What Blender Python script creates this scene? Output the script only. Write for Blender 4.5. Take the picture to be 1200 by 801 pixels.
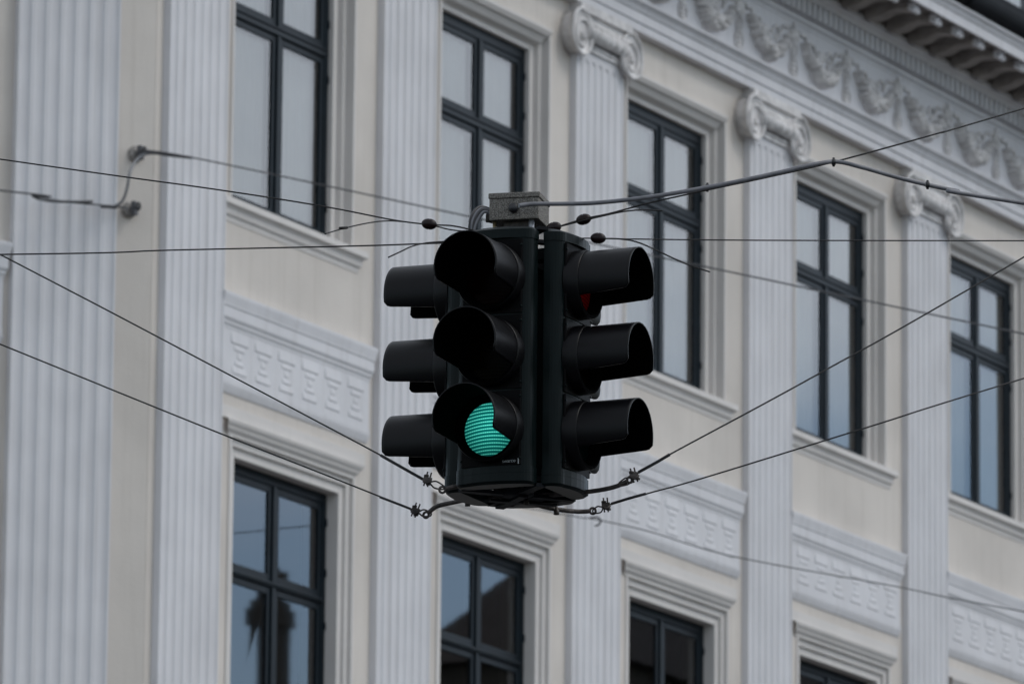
import bpy, bmesh, math, random
from mathutils import Vector, Matrix
import numpy as np
random.seed(7)
scene = bpy.context.scene
for o in list(bpy.data.objects): bpy.data.objects.remove(o)
R = math.radians
# ------------------------------------------------------------------ camera
CAMZ = 1.6
FPX, YAW, PITCH, ROLL = 8400.0, R(62.4364), R(11.8304), R(0.5753)
def cam_axes():
    cy, sy, cp, sp = math.cos(YAW), math.sin(YAW), math.cos(PITCH), math.sin(PITCH)
    f = Vector((sy*cp, cy*cp, sp)); r = Vector((cy, -sy, 0)); u = r.cross(f)
    c, s = math.cos(ROLL), math.sin(ROLL)
    return c*r+s*u, c*u-s*r, f
CR, CU, CF = cam_axes()
cam_d = bpy.data.cameras.new('camera'); cam = bpy.data.objects.new('camera', cam_d)
scene.collection.objects.link(cam); scene.camera = cam
m = Matrix((CR, CU, -CF)).transposed().to_4x4(); m.translation = (0, 0, CAMZ)
cam.matrix_world = m
cam_d.sensor_width = 36; cam_d.sensor_fit = 'HORIZONTAL'; cam_d.lens = FPX/1200*36
cam_d.clip_start = 0.5; cam_d.clip_end = 3000
cam_d.dof.use_dof = True; cam_d.dof.focus_distance = 22.3; cam_d.dof.aperture_fstop = 12.5
cam_d.dof.aperture_blades = 0
def at(px, py, dist):
    v = (CF*FPX + CR*(px-600) - CU*(py-400.5)).normalized()
    return Vector((0, 0, CAMZ)) + v*dist
# ------------------------------------------------------------------ world
SUN_EL, SUN_AZ = R(50), R(158)        # azimuth clockwise from +Y
w = bpy.data.worlds.new('World'); scene.world = w; w.use_nodes = True
nt = w.node_tree; N = nt.nodes; L = nt.links; N.clear()
out = N.new('ShaderNodeOutputWorld'); bg = N.new('ShaderNodeBackground'); L.new(bg.outputs[0], out.inputs[0])
bg.inputs[1].default_value = 0.12
sky = N.new('ShaderNodeTexSky'); sky.sky_type = 'NISHITA'; sky.sun_disc = False
sky.sun_elevation = SUN_EL; sky.sun_rotation = SUN_AZ; sky.air_density = 1.2; sky.dust_density = 0.6
tc = N.new('ShaderNodeTexCoord'); sep = N.new('ShaderNodeSeparateXYZ'); L.new(tc.outputs['Generated'], sep.inputs[0])
mp = N.new('ShaderNodeMapping'); mp.inputs['Scale'].default_value = (1, 1, 3.2); L.new(tc.outputs['Generated'], mp.inputs[0])
no = N.new('ShaderNodeTexNoise'); no.inputs['Scale'].default_value = 5.0; no.inputs['Detail'].default_value = 7; L.new(mp.outputs[0], no.inputs['Vector'])
# cloud cover thick above about eleven degrees, broken and blue nearer the horizon
el = N.new('ShaderNodeMapRange'); el.inputs['From Min'].default_value = 0.150; el.inputs['From Max'].default_value = 0.235
el.inputs['To Min'].default_value = -0.16; el.inputs['To Max'].default_value = 0.42; L.new(sep.outputs['Z'], el.inputs['Value'])
ad = N.new('ShaderNodeMath'); ad.operation = 'ADD'; L.new(no.outputs[0], ad.inputs[0]); L.new(el.outputs[0], ad.inputs[1])
cr = N.new('ShaderNodeMapRange'); cr.interpolation_type = 'SMOOTHSTEP'; cr.inputs['From Min'].default_value = 0.44; cr.inputs['From Max'].default_value = 0.78; L.new(ad.outputs[0], cr.inputs['Value'])
no2 = N.new('ShaderNodeTexNoise'); no2.inputs['Scale'].default_value = 3.0; no2.inputs['Detail'].default_value = 5; L.new(mp.outputs[0], no2.inputs['Vector'])
cc = N.new('ShaderNodeValToRGB'); L.new(no2.outputs[0], cc.inputs[0])
cc.color_ramp.elements[0].position = 0.3; cc.color_ramp.elements[0].color = (3.9, 4.35, 5.1, 1)
cc.color_ramp.elements[1].position = 0.7; cc.color_ramp.elements[1].color = (5.9, 6.3, 6.9, 1)
mx = N.new('ShaderNodeMixRGB'); L.new(cr.outputs[0], mx.inputs[0])
bt = N.new('ShaderNodeMixRGB'); bt.blend_type = 'MULTIPLY'; bt.inputs[0].default_value = 1; bt.inputs[2].default_value = (1.12, 1.22, 1.42, 1); L.new(sky.outputs[0], bt.inputs[1]); L.new(bt.outputs[0], mx.inputs[1]); # bright cloud patch added where the panes mirror the sky, to lift their reflections
dp = N.new('ShaderNodeVectorMath'); dp.operation = 'DOT_PRODUCT'; L.new(tc.outputs['Generated'], dp.inputs[0])
dp.inputs[1].default_value = (math.sin(R(122))*0.97, math.cos(R(122))*0.97, 0.24)
hb = N.new('ShaderNodeMapRange'); hb.interpolation_type = 'SMOOTHSTEP'; hb.inputs['From Min'].default_value = 0.80; hb.inputs['From Max'].default_value = 0.97
hb.inputs['To Min'].default_value = 0.95; hb.inputs['To Max'].default_value = 2.5; L.new(dp.outputs['Value'], hb.inputs['Value'])
cm = N.new('ShaderNodeVectorMath'); cm.operation = 'SCALE'; L.new(cc.outputs[0], cm.inputs[0]); L.new(hb.outputs[0], cm.inputs['Scale'])
L.new(cm.outputs[0], mx.inputs[2])
L.new(mx.outputs[0], bg.inputs[0])
sd = bpy.data.lights.new('sun', 'SUN'); sun = bpy.data.objects.new('sun', sd); scene.collection.objects.link(sun)
sd.energy = 0.75; sd.angle = R(22); sd.color = (1, 0.96, 0.9)
sv = Vector((math.sin(SUN_AZ)*math.cos(SUN_EL), math.cos(SUN_AZ)*math.cos(SUN_EL), math.sin(SUN_EL)))
sun.rotation_euler = sv.to_track_quat('Z', 'Y').to_euler()
vs = scene.view_settings; vs.view_transform = 'Standard'; vs.look = 'None'; vs.exposure = 0.16; vs.gamma = 1
scene.render.engine = 'CYCLES'
# ------------------------------------------------------------------ materials
MATS = {}
def mat(name, col, rough=0.7, metal=0.0, nscale=4.0, namt=0.08, bump=0.0, bscale=60, streak=0.0, spec=0.5, col2=None, dirt=None):
    if name in MATS: return MATS[name]
    M = bpy.data.materials.new(name); M.use_nodes = True; t = M.node_tree; n = t.nodes; l = t.links
    b = n['Principled BSDF']; b.inputs['Roughness'].default_value = rough; b.inputs['Metallic'].default_value = metal
    b.inputs['Specular IOR Level'].default_value = spec
    co = n.new('ShaderNodeTexCoord'); geo = n.new('ShaderNodeNewGeometry')
    no = n.new('ShaderNodeTexNoise'); no.inputs['Scale'].default_value = nscale; no.inputs['Detail'].default_value = 6
    l.new(geo.outputs['Position'], no.inputs['Vector'])
    rp = n.new('ShaderNodeValToRGB'); l.new(no.outputs[0], rp.inputs[0])
    c2 = col2 if col2 else [c*(1-namt*2.2) for c in col]
    rp.color_ramp.elements[0].position = 0.32; rp.color_ramp.elements[0].color = (*c2, 1)
    rp.color_ramp.elements[1].position = 0.68; rp.color_ramp.elements[1].color = (*[min(1, c*(1+namt)) for c in col], 1)
    last = rp.outputs[0]
    if streak:      # rain streaks: noise stretched downwards
        ma = n.new('ShaderNodeMapping'); ma.inputs['Scale'].default_value = (9, 9, 0.35); l.new(geo.outputs['Position'], ma.inputs[0])
        n2 = n.new('ShaderNodeTexNoise'); n2.inputs['Scale'].default_value = 1.6; n2.inputs['Detail'].default_value = 8; n2.inputs['Roughness'].default_value = 0.65
        l.new(ma.outputs[0], n2.inputs['Vector'])
        r2 = n.new('ShaderNodeMapRange'); r2.inputs['From Min'].default_value = 0.52; r2.inputs['From Max'].default_value = 0.8; r2.inputs['To Max'].default_value = streak
        l.new(n2.outputs[0], r2.inputs['Value'])
        m2 = n.new('ShaderNodeMixRGB'); m2.inputs[2].default_value = (*(dirt or (0.33, 0.31, 0.27)), 1); l.new(r2.outputs[0], m2.inputs[0]); l.new(last, m2.inputs[1]); last = m2.outputs[0]
    l.new(last, b.inputs['Base Color'])
    if bump:
        n3 = n.new('ShaderNodeTexNoise'); n3.inputs['Scale'].default_value = bscale; n3.inputs['Detail'].default_value = 4; l.new(geo.outputs['Position'], n3.inputs['Vector'])
        bp = n.new('ShaderNodeBump'); bp.inputs['Strength'].default_value = bump; bp.inputs['Distance'].default_value = 0.01
        l.new(n3.outputs[0], bp.inputs['Height']); l.new(bp.outputs[0], b.inputs['Normal'])
    MATS[name] = M; return M
cream = mat('cream_render', (0.672, 0.618, 0.566), 0.85, nscale=1.1, namt=0.05, bump=0.25, streak=0.5, dirt=(0.47, 0.42, 0.37))
trimc = mat('pale_trim_paint', (0.68, 0.645, 0.618), 0.8, nscale=1.6, namt=0.03, bump=0.15, streak=0.3, dirt=(0.48, 0.46, 0.42))
white = mat('white_stucco_paint', (0.70, 0.690, 0.708), 0.8, nscale=1.8, namt=0.035, bump=0.2, streak=0.55, dirt=(0.47, 0.445, 0.44))
whiteo = mat('weathered_white_ornament', (0.73, 0.705, 0.695), 0.85, nscale=11, namt=0.12, bump=0.4, bscale=40)
brown = mat('shade_browned_plaster', (0.17, 0.15, 0.14), 0.9, nscale=6, namt=0.12, bump=0.4)  # shade under the cornice put into the soffit colour as dark brown
modm = mat('grey_brown_bracket_plaster', (0.33, 0.30, 0.28), 0.9, nscale=6, namt=0.12, bump=0.4)  # brackets: mid grey-brown, between the soffit brown and the white
roset = mat('grimy_rose_plate', (0.34, 0.32, 0.30), 0.9, nscale=30, namt=0.3)
blue = mat('blue_black_window_paint', (0.0035, 0.0095, 0.0150), 0.45, nscale=5, namt=0.12, spec=0.16)
slate = mat('dark_slate', (0.014, 0.016, 0.020), 0.8, nscale=8, namt=0.15, bump=0.3)
zinc = mat('black_gutter_metal', (0.008, 0.009, 0.012), 0.6, nscale=5, namt=0.2, spec=0.12)
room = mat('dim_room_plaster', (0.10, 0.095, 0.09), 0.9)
curt = mat('white_curtain_cloth', (0.80, 0.79, 0.76), 0.9, nscale=1.1, namt=0.06)
asph = mat('asphalt', (0.05, 0.05, 0.052), 0.9, nscale=3, namt=0.1, bump=0.5)
pave = mat('pavement_stone', (0.22, 0.21, 0.20), 0.85, nscale=3, namt=0.1, bump=0.4)
brick = mat('brown_brick', (0.13, 0.115, 0.10), 0.9, nscale=5, namt=0.15, bump=0.4)
tiles = mat('dark_roof_tiles', (0.06, 0.05, 0.05), 0.8, nscale=5, namt=0.2)
hous = mat('dark_green_housing', (0.0020, 0.0060, 0.0062), 0.42, nscale=18, namt=0.12, spec=0.13)
doorm = mat('black_door_plastic', (0.0022, 0.0019, 0.0022), 0.5, nscale=20, namt=0.15, spec=0.06)
vism = mat('matt_black_visor', (0.0016, 0.0015, 0.0024), 0.42, nscale=26, namt=0.15, spec=0.20)
visin = mat('visor_lining_black', (0.001, 0.001, 0.001), 0.9, spec=0.02)
steel = mat('dark_galvanised_steel', (0.085, 0.072, 0.066), 0.55, metal=0.4, nscale=40, namt=0.3, bump=0.2, bscale=200)
wirem = mat('weathered_wire', (0.020, 0.018, 0.018), 0.55, metal=0.3, nscale=60, namt=0.3)
cablem = mat('grey_cable_sheath', (0.15, 0.15, 0.165), 0.45, nscale=30, namt=0.1)
blackc = mat('black_cable_sheath', (0.015, 0.015, 0.017), 0.4, nscale=30, namt=0.1)
insm = mat('brown_glazed_insulator', (0.012, 0.004, 0.005), 0.32, nscale=30, namt=0.1, spec=0.25)
brass = mat('brass_stud', (0.20, 0.16, 0.09), 0.45, metal=0.7)
galv = mat('bright_galvanised', (0.30, 0.31, 0.33), 0.5, metal=0.6, nscale=40, namt=0.2)
text_m = mat('pale_lettering', (0.30, 0.32, 0.32), 0.6)
farwire = mat('far_wire_grey', (0.07, 0.07, 0.075), 0.6)
# speckled cast box
bx = mat('lichen_speckled_cast_box', (0.20, 0.185, 0.165), 0.85, nscale=260, namt=0.4, bump=0.6, bscale=200, col2=(0.045, 0.041, 0.036))
# glass
gl = bpy.data.materials.new('window_glass'); gl.use_nodes = True; t = gl.node_tree; t.nodes.clear()
o_ = t.nodes.new('ShaderNodeOutputMaterial'); mi = t.nodes.new('ShaderNodeMixShader'); tr = t.nodes.new('ShaderNodeBsdfTransparent'); gs = t.nodes.new('ShaderNodeBsdfGlossy')
fr = t.nodes.new('ShaderNodeFresnel'); fr.inputs[0].default_value = 2.2; gs.inputs['Roughness'].default_value = 0.015; tr.inputs[0].default_value = (0.90, 0.93, 0.94, 1)
gg = t.nodes.new('ShaderNodeNewGeometry'); gn = t.nodes.new('ShaderNodeTexNoise'); gn.inputs['Scale'].default_value = 2.2; gb = t.nodes.new('ShaderNodeBump'); gb.inputs['Strength'].default_value = 0.012; gb.inputs['Distance'].default_value = 0.004
t.links.new(gg.outputs['Position'], gn.inputs['Vector']); t.links.new(gn.outputs[0], gb.inputs['Height']); t.links.new(gb.outputs[0], gs.inputs['Normal'])
t.links.new(fr.outputs[0], mi.inputs[0]); t.links.new(tr.outputs[0], mi.inputs[1]); t.links.new(gs.outputs[0], mi.inputs[2]); t.links.new(mi.outputs[0], o_.inputs[0]); glass = gl
def lens_mat(name, col, emit=0.0, ribs=True):
    M = bpy.data.materials.new(name); M.use_nodes = True; t = M.node_tree; n = t.nodes; l = t.links
    b = n['Principled BSDF']; b.inputs['Roughness'].default_value = 0.3; b.inputs['Specular IOR Level'].default_value = 0.02; b.inputs['Base Color'].default_value = (*[c_*(0.08 if emit else 0.6) for c_ in col], 1)
    co = n.new('ShaderNodeTexCoord'); sp = n.new('ShaderNodeSeparateXYZ'); l.new(co.outputs['Object'], sp.inputs[0])
    # ribs bow upwards towards the middle of the lens
    x2 = n.new('ShaderNodeMath'); x2.operation = 'MULTIPLY'; l.new(sp.outputs['X'], x2.inputs[0]); l.new(sp.outputs['X'], x2.inputs[1])
    x3 = n.new('ShaderNodeMath'); x3.operation = 'MULTIPLY_ADD'; x3.inputs[1].default_value = 1.6; l.new(x2.outputs[0], x3.inputs[0]); l.new(sp.outputs['Z'], x3.inputs[2])
    s1 = n.new('ShaderNodeMath'); s1.operation = 'MULTIPLY'; s1.inputs[1].default_value = 2*math.pi/0.0112; l.new(x3.outputs[0], s1.inputs[0])
    s2 = n.new('ShaderNodeMath'); s2.operation = 'SINE'; l.new(s1.outputs[0], s2.inputs[0])
    bp = n.new('ShaderNodeBump'); bp.inputs['Strength'].default_value = 0.5 if emit else 0.05; bp.inputs['Distance'].default_value = 0.002; l.new(s2.outputs[0], bp.inputs['Height']); l.new(bp.outputs[0], b.inputs['Normal'])
    if emit:
        c1 = n.new('ShaderNodeMapRange'); c1.inputs['From Min'].default_value = 0.25; c1.inputs['From Max'].default_value = 1.0
        c1.inputs['To Min'].default_value = 0.0; c1.inputs['To Max'].default_value = 1.0; l.new(s2.outputs[0], c1.inputs['Value'])
        # little LED dots along each rib
        d1 = n.new('ShaderNodeMath'); d1.operation = 'MULTIPLY'; d1.inputs[1].default_value = 2*math.pi/0.0075; l.new(sp.outputs['X'], d1.inputs[0])
        d2 = n.new('ShaderNodeMath'); d2.operation = 'SINE'; l.new(d1.outputs[0], d2.inputs[0])
        d3 = n.new('ShaderNodeMath'); d3.operation = 'MULTIPLY_ADD'; d3.inputs[1].default_value = 0.25; d3.inputs[2].default_value = 0.85; l.new(d2.outputs[0], d3.inputs[0])
        m0 = n.new('ShaderNodeMath'); m0.operation = 'MULTIPLY'; l.new(c1.outputs[0], m0.inputs[0]); l.new(d3.outputs[0], m0.inputs[1])
        rp = n.new('ShaderNodeMixRGB'); rp.inputs[1].default_value = (0.0, col[1]*0.15, col[2]*0.19, 1) if col[1] > 0.1 else (col[0]*0.6, col[1], col[2], 1); rp.inputs[2].default_value = (col[0]*2.2, col[1]*1.15, col[2]*1.28, 1)
        l.new(m0.outputs[0], rp.inputs[0])
        # brighter in the middle of the lamp than at its edge
        ln = n.new('ShaderNodeVectorMath'); ln.operation = 'DISTANCE'; l.new(co.outputs['Object'], ln.inputs[0]); ln.inputs[1].default_value = (0.0, 0, 0.018)
        fa = n.new('ShaderNodeMapRange'); fa.inputs['From Min'].default_value = 0.0; fa.inputs['From Max'].default_value = 0.10; fa.inputs['To Min'].default_value = 1.5; fa.inputs['To Max'].default_value = 0.42
        l.new(ln.outputs['Value'], fa.inputs['Value']); em = n.new('ShaderNodeMath'); em.operation = 'MULTIPLY'; em.inputs[1].default_value = emit; l.new(fa.outputs[0], em.inputs[0])
        l.new(rp.outputs[0], b.inputs['Emission Color']); l.new(em.outputs[0], b.inputs['Emission Strength'])
    return M
green_on = lens_mat('lit_green_led_lens', (0.05, 0.70, 0.50), 0.88)
red_off = lens_mat('deep_red_lens', (0.005, 0.0006, 0.0006))
red_on = lens_mat('glowing_red_lens', (0.22, 0.003, 0.005), 0.07)
amber_off = lens_mat('dark_amber_lens', (0.003, 0.0016, 0.0005))
green_off = lens_mat('dark_green_lens', (0.001, 0.007, 0.006))
# ------------------------------------------------------------------ mesh helpers
class MB:
    def __init__(s): s.v = []; s.f = []; s.sm = []
    def add(s, vs, fs, smooth=False):
        k = len(s.v); s.v += [tuple(p) for p in vs]; s.f += [[a+k for a in f] for f in fs]; s.sm += [smooth]*len(fs); return s
    def box(s, x0, x1, y0, y1, z0, z1, M=None):
        vs = [Vector((x, y, z)) for x in (x0, x1) for y in (y0, y1) for z in (z0, z1)]
        if M: vs = [M @ v for v in vs]
        return s.add(vs, [(0, 1, 3, 2), (4, 6, 7, 5), (0, 4, 5, 1), (2, 3, 7, 6), (0, 2, 6, 4), (1, 5, 7, 3)])
    def extrude_x(s, prof, x0, x1, x0b=None):
        """prof: closed list of (y,z), extruded along x"""
        n = len(prof); vs = [(x0, y, z) for y, z in prof] + [(x1, y, z) for y, z in prof]
        fs = [(i, (i+1) % n, n+(i+1) % n, n+i) for i in range(n)] + [tuple(range(n))[::-1], tuple(range(n, 2*n))]
        return s.add(vs, fs)
    def returned(s, prof, x0, x1, yref, k=1.0):
        """moulding whose ends return to the wall: each point sticks out sideways as far as it does forwards"""
        n = len(prof); vs = [(x0-k*max(0, yref-y), y, z) for y, z in prof] + [(x1+k*max(0, yref-y), y, z) for y, z in prof]
        fs = [(i, (i+1) % n, n+(i+1) % n, n+i) for i in range(n)] + [tuple(range(n))[::-1], tuple(range(n, 2*n))]
        return s.add(vs, fs)
    def extrude_z(s, prof, z0, z1, smooth=False):
        n = len(prof); vs = [(x, y, z0) for x, y in prof] + [(x, y, z1) for x, y in prof]
        fs = [(i, (i+1) % n, n+(i+1) % n, n+i) for i in range(n)] + [tuple(range(n))[::-1], tuple(range(n, 2*n))]
        return s.add(vs, fs, smooth)
    def tube(s, pts, r, seg=8, smooth=True, caps=True):
        pts = [Vector(p) for p in pts]; n = len(pts)
        rs = r if isinstance(r, (list, tuple)) else [r]*n
        vs = []; up = None
        for i, p in enumerate(pts):
            d = (pts[min(i+1, n-1)]-pts[max(i-1, 0)]).normalized()
            if up is None:
                up = Vector((0, 0, 1)) if abs(d.z) < 0.9 else Vector((1, 0, 0))
            a = d.cross(up).normalized(); b = a.cross(d).normalized(); up = b
            for k in range(seg):
                t_ = 2*math.pi*k/seg; vs.append(p+(a*math.cos(t_)+b*math.sin(t_))*rs[i])
        fs = [(i*seg+k, i*seg+(k+1) % seg, (i+1)*seg+(k+1) % seg, (i+1)*seg+k) for i in range(n-1) for k in range(seg)]
        s.add(vs, fs, smooth)
        if caps: s.f += [[len(s.v)-len(vs)+k for k in range(seg)][::-1], [len(s.v)-seg+k for k in range(seg)]]; s.sm += [False]*2
        return s
    def lathe(s, prof, c, axis=(0, 0, 1), seg=16, smooth=True):
        c = Vector(c); ax = Vector(axis).normalized(); a = ax.orthogonal().normalized(); b = ax.cross(a)
        vs = []
        for r, h in prof:
            for k in range(seg):
                t_ = 2*math.pi*k/seg; vs.append(c+ax*h+(a*math.cos(t_)+b*math.sin(t_))*r)
        n = len(prof); fs = [(i*seg+k, i*seg+(k+1) % seg, (i+1)*seg+(k+1) % seg, (i+1)*seg+k) for i in range(n-1) for k in range(seg)]
        fs += [tuple(range(seg))[::-1], tuple(range((n-1)*seg, n*seg))]
        return s.add(vs, fs, smooth)
    def blob(s, c, rx, ry, rz, seg=8, rings=6, rot=None):
        vs = []; c = Vector(c)
        for i in range(1, rings):
            ph = math.pi*i/rings
            for k in range(seg):
                t_ = 2*math.pi*k/seg; v = Vector((rx*math.sin(ph)*math.cos(t_), ry*math.sin(ph)*math.sin(t_), rz*math.cos(ph)))
                vs.append(c+(rot @ v if rot else v))
        top = Vector((0, 0, rz)); bt = Vector((0, 0, -rz)); vs.append(c+(rot @ top if rot else top)); vs.append(c+(rot @ bt if rot else bt))
        R_ = rings-1; fs = [(i*seg+k, (i+1)*seg+k, (i+1)*seg+(k+1) % seg, i*seg+(k+1) % seg) for i in range(R_-1) for k in range(seg)]
        fs += [(R_*seg, k, (k+1) % seg) for k in range(seg)] + [(R_*seg+1, (R_-1)*seg+(k+1) % seg, (R_-1)*seg+k) for k in range(seg)]
        return s.add(vs, fs, True)
    def build(s, name, m, parent=None, loc=(0, 0, 0), rotz=0, bevel=0):
        me = bpy.data.meshes.new(name); me.from_pydata(s.v, [], s.f); me.polygons.foreach_set('use_smooth', s.sm)
        if name not in ('pane', 'lens', 'curtain'):
            bm = bmesh.new(); bm.from_mesh(me); bmesh.ops.recalc_face_normals(bm, faces=bm.faces); bm.to_mesh(me); bm.free()
        me.update()
        me.materials.append(m); o = bpy.data.objects.new(name, me); scene.collection.objects.link(o)
        if parent: o.parent = parent
        o.location = loc; o.rotation_euler = (0, 0, rotz)
        if bevel:
            b = o.modifiers.new('bevel', 'BEVEL'); b.width = bevel; b.segments = 2; b.limit_method = 'ANGLE'
        return o
def tag(o, label=None, cat=None, group=None, kind=None):
    for k, v_ in (('label', label), ('category', cat), ('group', group), ('kind', kind)):
        if v_: o[k] = v_
    return o
def empty(name, loc, rz=0, parent=None):
    o = bpy.data.objects.new(name, None); scene.collection.objects.link(o); o.location = loc; o.rotation_euler = (0, 0, rz)
    o.empty_display_size = 0.1
    if parent: o.parent = parent
    return o
def copy_part(o, parent, loc=None, dx=0, rotz=None):
    c = o.copy(); scene.collection.objects.link(c); c.parent = parent
    if loc is not None: c.location = loc
    else: c.location = o.location + Vector((dx, 0, 0))
    if rotz is not None: c.rotation_euler = (0, 0, rotz)
    for ch in list(o.children):
        d = ch.copy(); scene.collection.objects.link(d); d.parent = c
    return c
def spline(pts, n=10):
    P = [Vector(p) for p in pts]; out_ = []
    for i in range(len(P)-1):
        p0 = P[max(i-1, 0)]; p1 = P[i]; p2 = P[i+1]; p3 = P[min(i+2, len(P)-1)]
        for k in range(n):
            t_ = k/n; out_.append(0.5*((2*p1)+(p2-p0)*t_+(2*p0-5*p1+4*p2-p3)*t_*t_+(3*p1-p0-3*p2+p3)*t_**3))
    out_.append(P[-1]); return out_
# ================================================================== SETTING
S, X0, FY = 3.2957, 44.3191, 26.0
Z = lambda z: z+CAMZ
tag(MB().add([(-1500, -1500, 0), (1500, -1500, 0), (1500, 1500, 0), (-1500, 1500, 0)], [(0, 1, 2, 3)]).build('ground', asph), kind='structure')
tag(MB().box(20, 260, 22.5, 28, 0.004, 0.13).build('pavement', pave), kind='structure')
NB = 7
B = empty('corner_building', (X0, FY, 0))
tag(B, 'cream stuccoed corner building with white fluted pilasters and dark framed windows', 'building')
TOPW = Z(14.83)
UW = dict(x0=1.165, x1=2.765, z0=Z(12.035), z1=Z(14.322)); LW = dict(x0=1.232, x1=2.845, z0=Z(7.75), z1=Z(10.09))
US = [(0.075, 0.16), (0.055, 0.115), (0.035, 0.045)]; LS = [(0.07, 0.10), (0.06, 0.075), (0.035, 0.045)]
uo = sum(a for a, b in US); lo = sum(a for a, b in LS)
# wall with openings
wm = MB(); prev = -0.10
D0, D1 = 0.06, 0.50
for i in range(NB):
    xs = i*S; a, b = xs+min(UW['x0']-uo, LW['x0']-lo), xs+max(UW['x1']+uo, LW['x1']+lo)
    wm.box(prev, a, D0, D1, 0, TOPW)
    # opening column, from bottom to top
    wm.box(a, b, D0, D1, 0, LW['z0'])
    wm.box(a, xs+LW['x0']-lo, D0, D1, LW['z0'], LW['z1']+lo); wm.box(xs+LW['x1']+lo, b, D0, D1, LW['z0'], LW['z1']+lo)
    wm.box(a, b, D0, D1, LW['z1']+lo, UW['z0'])
    wm.box(a, xs+UW['x0']-uo, D0, D1, UW['z0'], UW['z1']+uo); wm.box(xs+UW['x1']+uo, b, D0, D1, UW['z0'], UW['z1']+uo)
    wm.box(a, b, D0, D1, UW['z1']+uo, TOPW)
    prev = b
wm.box(prev, NB*S+0.9, D0, D1, 0, TOPW)
wm.build('wall', cream, B)
# rooms behind the windows: floors, back wall, cross walls
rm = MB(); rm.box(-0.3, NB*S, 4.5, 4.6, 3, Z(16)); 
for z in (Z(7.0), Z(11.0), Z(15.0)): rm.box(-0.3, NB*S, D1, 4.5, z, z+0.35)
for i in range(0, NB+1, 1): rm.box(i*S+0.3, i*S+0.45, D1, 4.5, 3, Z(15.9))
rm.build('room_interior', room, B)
# ---- pilaster shaft with real flutes
def flute_front(mb, w_, ztop, zbot, n=7, y=0.0, depth=0.015, side=0.06):
    m_ = 0.0; pitch = (w_-2*m_)/n; fw = pitch*0.72; xs = []
    for k in range(n):
        c = m_+pitch*(k+0.5); xs += [c-pitch/2+0.0001] + [c-fw/2*math.cos(math.pi*j/10) for j in range(11)]
    xs.append(w_); zr = [zbot, ztop-0.16]+[ztop-0.16+0.16*j/18 for j in range(1, 19)]
    zflute = ztop-0.07
    vs = []
    for z in zr:
        for x in xs:
            k = min(n-1, int((x-m_)/pitch)); c = m_+pitch*(k+0.5); u = (x-c)/(fw/2); d = 0
            if abs(u) <= 1:
                hz = zflute-fw/2
                q = u*u + (((z-hz)/(fw/2))**2 if z > hz else 0)
                if q < 1: d = depth*math.sqrt(1-q)
            vs.append((x, y+d, z))
    W = len(xs); fs = [(r*W+c, r*W+c+1, (r+1)*W+c+1, (r+1)*W+c) for r in range(len(zr)-1) for c in range(W-1)]
    mb.add(vs, fs)
    mb.add([(0, y, zbot), (0, y, ztop), (0, y+side+0.05, ztop), (0, y+side+0.05, zbot), (w_, y, zbot), (w_, y, ztop), (w_, y+side+0.05, ztop), (w_, y+side+0.05, zbot)], [(0, 1, 2, 3), (4, 7, 6, 5), (1, 5, 6, 2)])
PW = 0.867
pm = MB(); flute_front(pm, PW, Z(14.46), 4.0)
pil = pm.build('pilaster', white, B)
# ---- ionic capital
def capital():
    c = MB(); cx = PW/2; yf = -0.07
    zc = Z(14.575); r = 0.196
    for sgn in (-1, 1):
        vx = cx+sgn*0.45
        # waisted drum of the volute from the wall to its dished face
        c.lathe([(r*0.92, 0.0), (r*0.86, 0.05), (r*0.90, 0.095), (r, 0.112), (r, 0.128), (r*0.93, 0.128), (r*0.86, 0.114), (0.02, 0.110)], (vx, 0.06, zc), (0, -1, 0), 36)
        pts = []; rr = []                       # spiral fillet winding in to the eye
        for k in range(90):
            t_ = k/89; a = t_*2*math.pi*2.1; rad = (r-0.014)*(1-t_)**0.85+0.026
            pts.append((vx+sgn*math.sin(a)*rad, yf+0.004+0.010*t_, zc-0.035*t_+math.cos(a)*rad-0.012)); rr.append(0.0165*(1-0.45*t_))
        c.tube(pts, rr, 8)
        c.blob((vx, yf+0.004, zc-0.047), 0.028, 0.024, 0.028)
    # channel joining the volutes: plain band, a bold upper fillet and a lower one
    c.box(cx-0.45, cx+0.45, yf+0.026, 0.06, zc+0.095, zc+0.20)
    c.box(cx-0.47, cx+0.47, yf-0.004, 0.0598, zc+0.176, zc+0.212)
    c.tube([(cx-0.40, yf+0.02, zc+0.098), (cx+0.40, yf+0.02, zc+0.098)], 0.013, 8)
    # rounded cushion below the channel, lightly carved with eggs
    c.tube([(cx-0.36, yf+0.028, zc+0.022), (cx+0.36, yf+0.028, zc+0.022)], 0.064, 16)
    for k in range(-2, 3): c.blob((cx+k*0.118, yf-0.012, zc+0.022), 0.042, 0.034, 0.052, 10, 8)
    c.box(cx-0.38, cx+0.38, -0.020, 0.05, zc-0.115, zc-0.060); c.tube([(cx-0.38, -0.020, zc-0.070), (cx+0.38, -0.020, zc-0.070)], 0.014, 8)
    # impost block under the architrave
    c.box(cx-0.47, cx+0.47, yf+0.008, 0.0599, zc+0.2125, Z(14.829))
    return c
cap = capital().build('capital', whiteo, pil)
pils = [pil]+[copy_part(pil, B, dx=i*S) for i in range(1, NB+1)]
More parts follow.
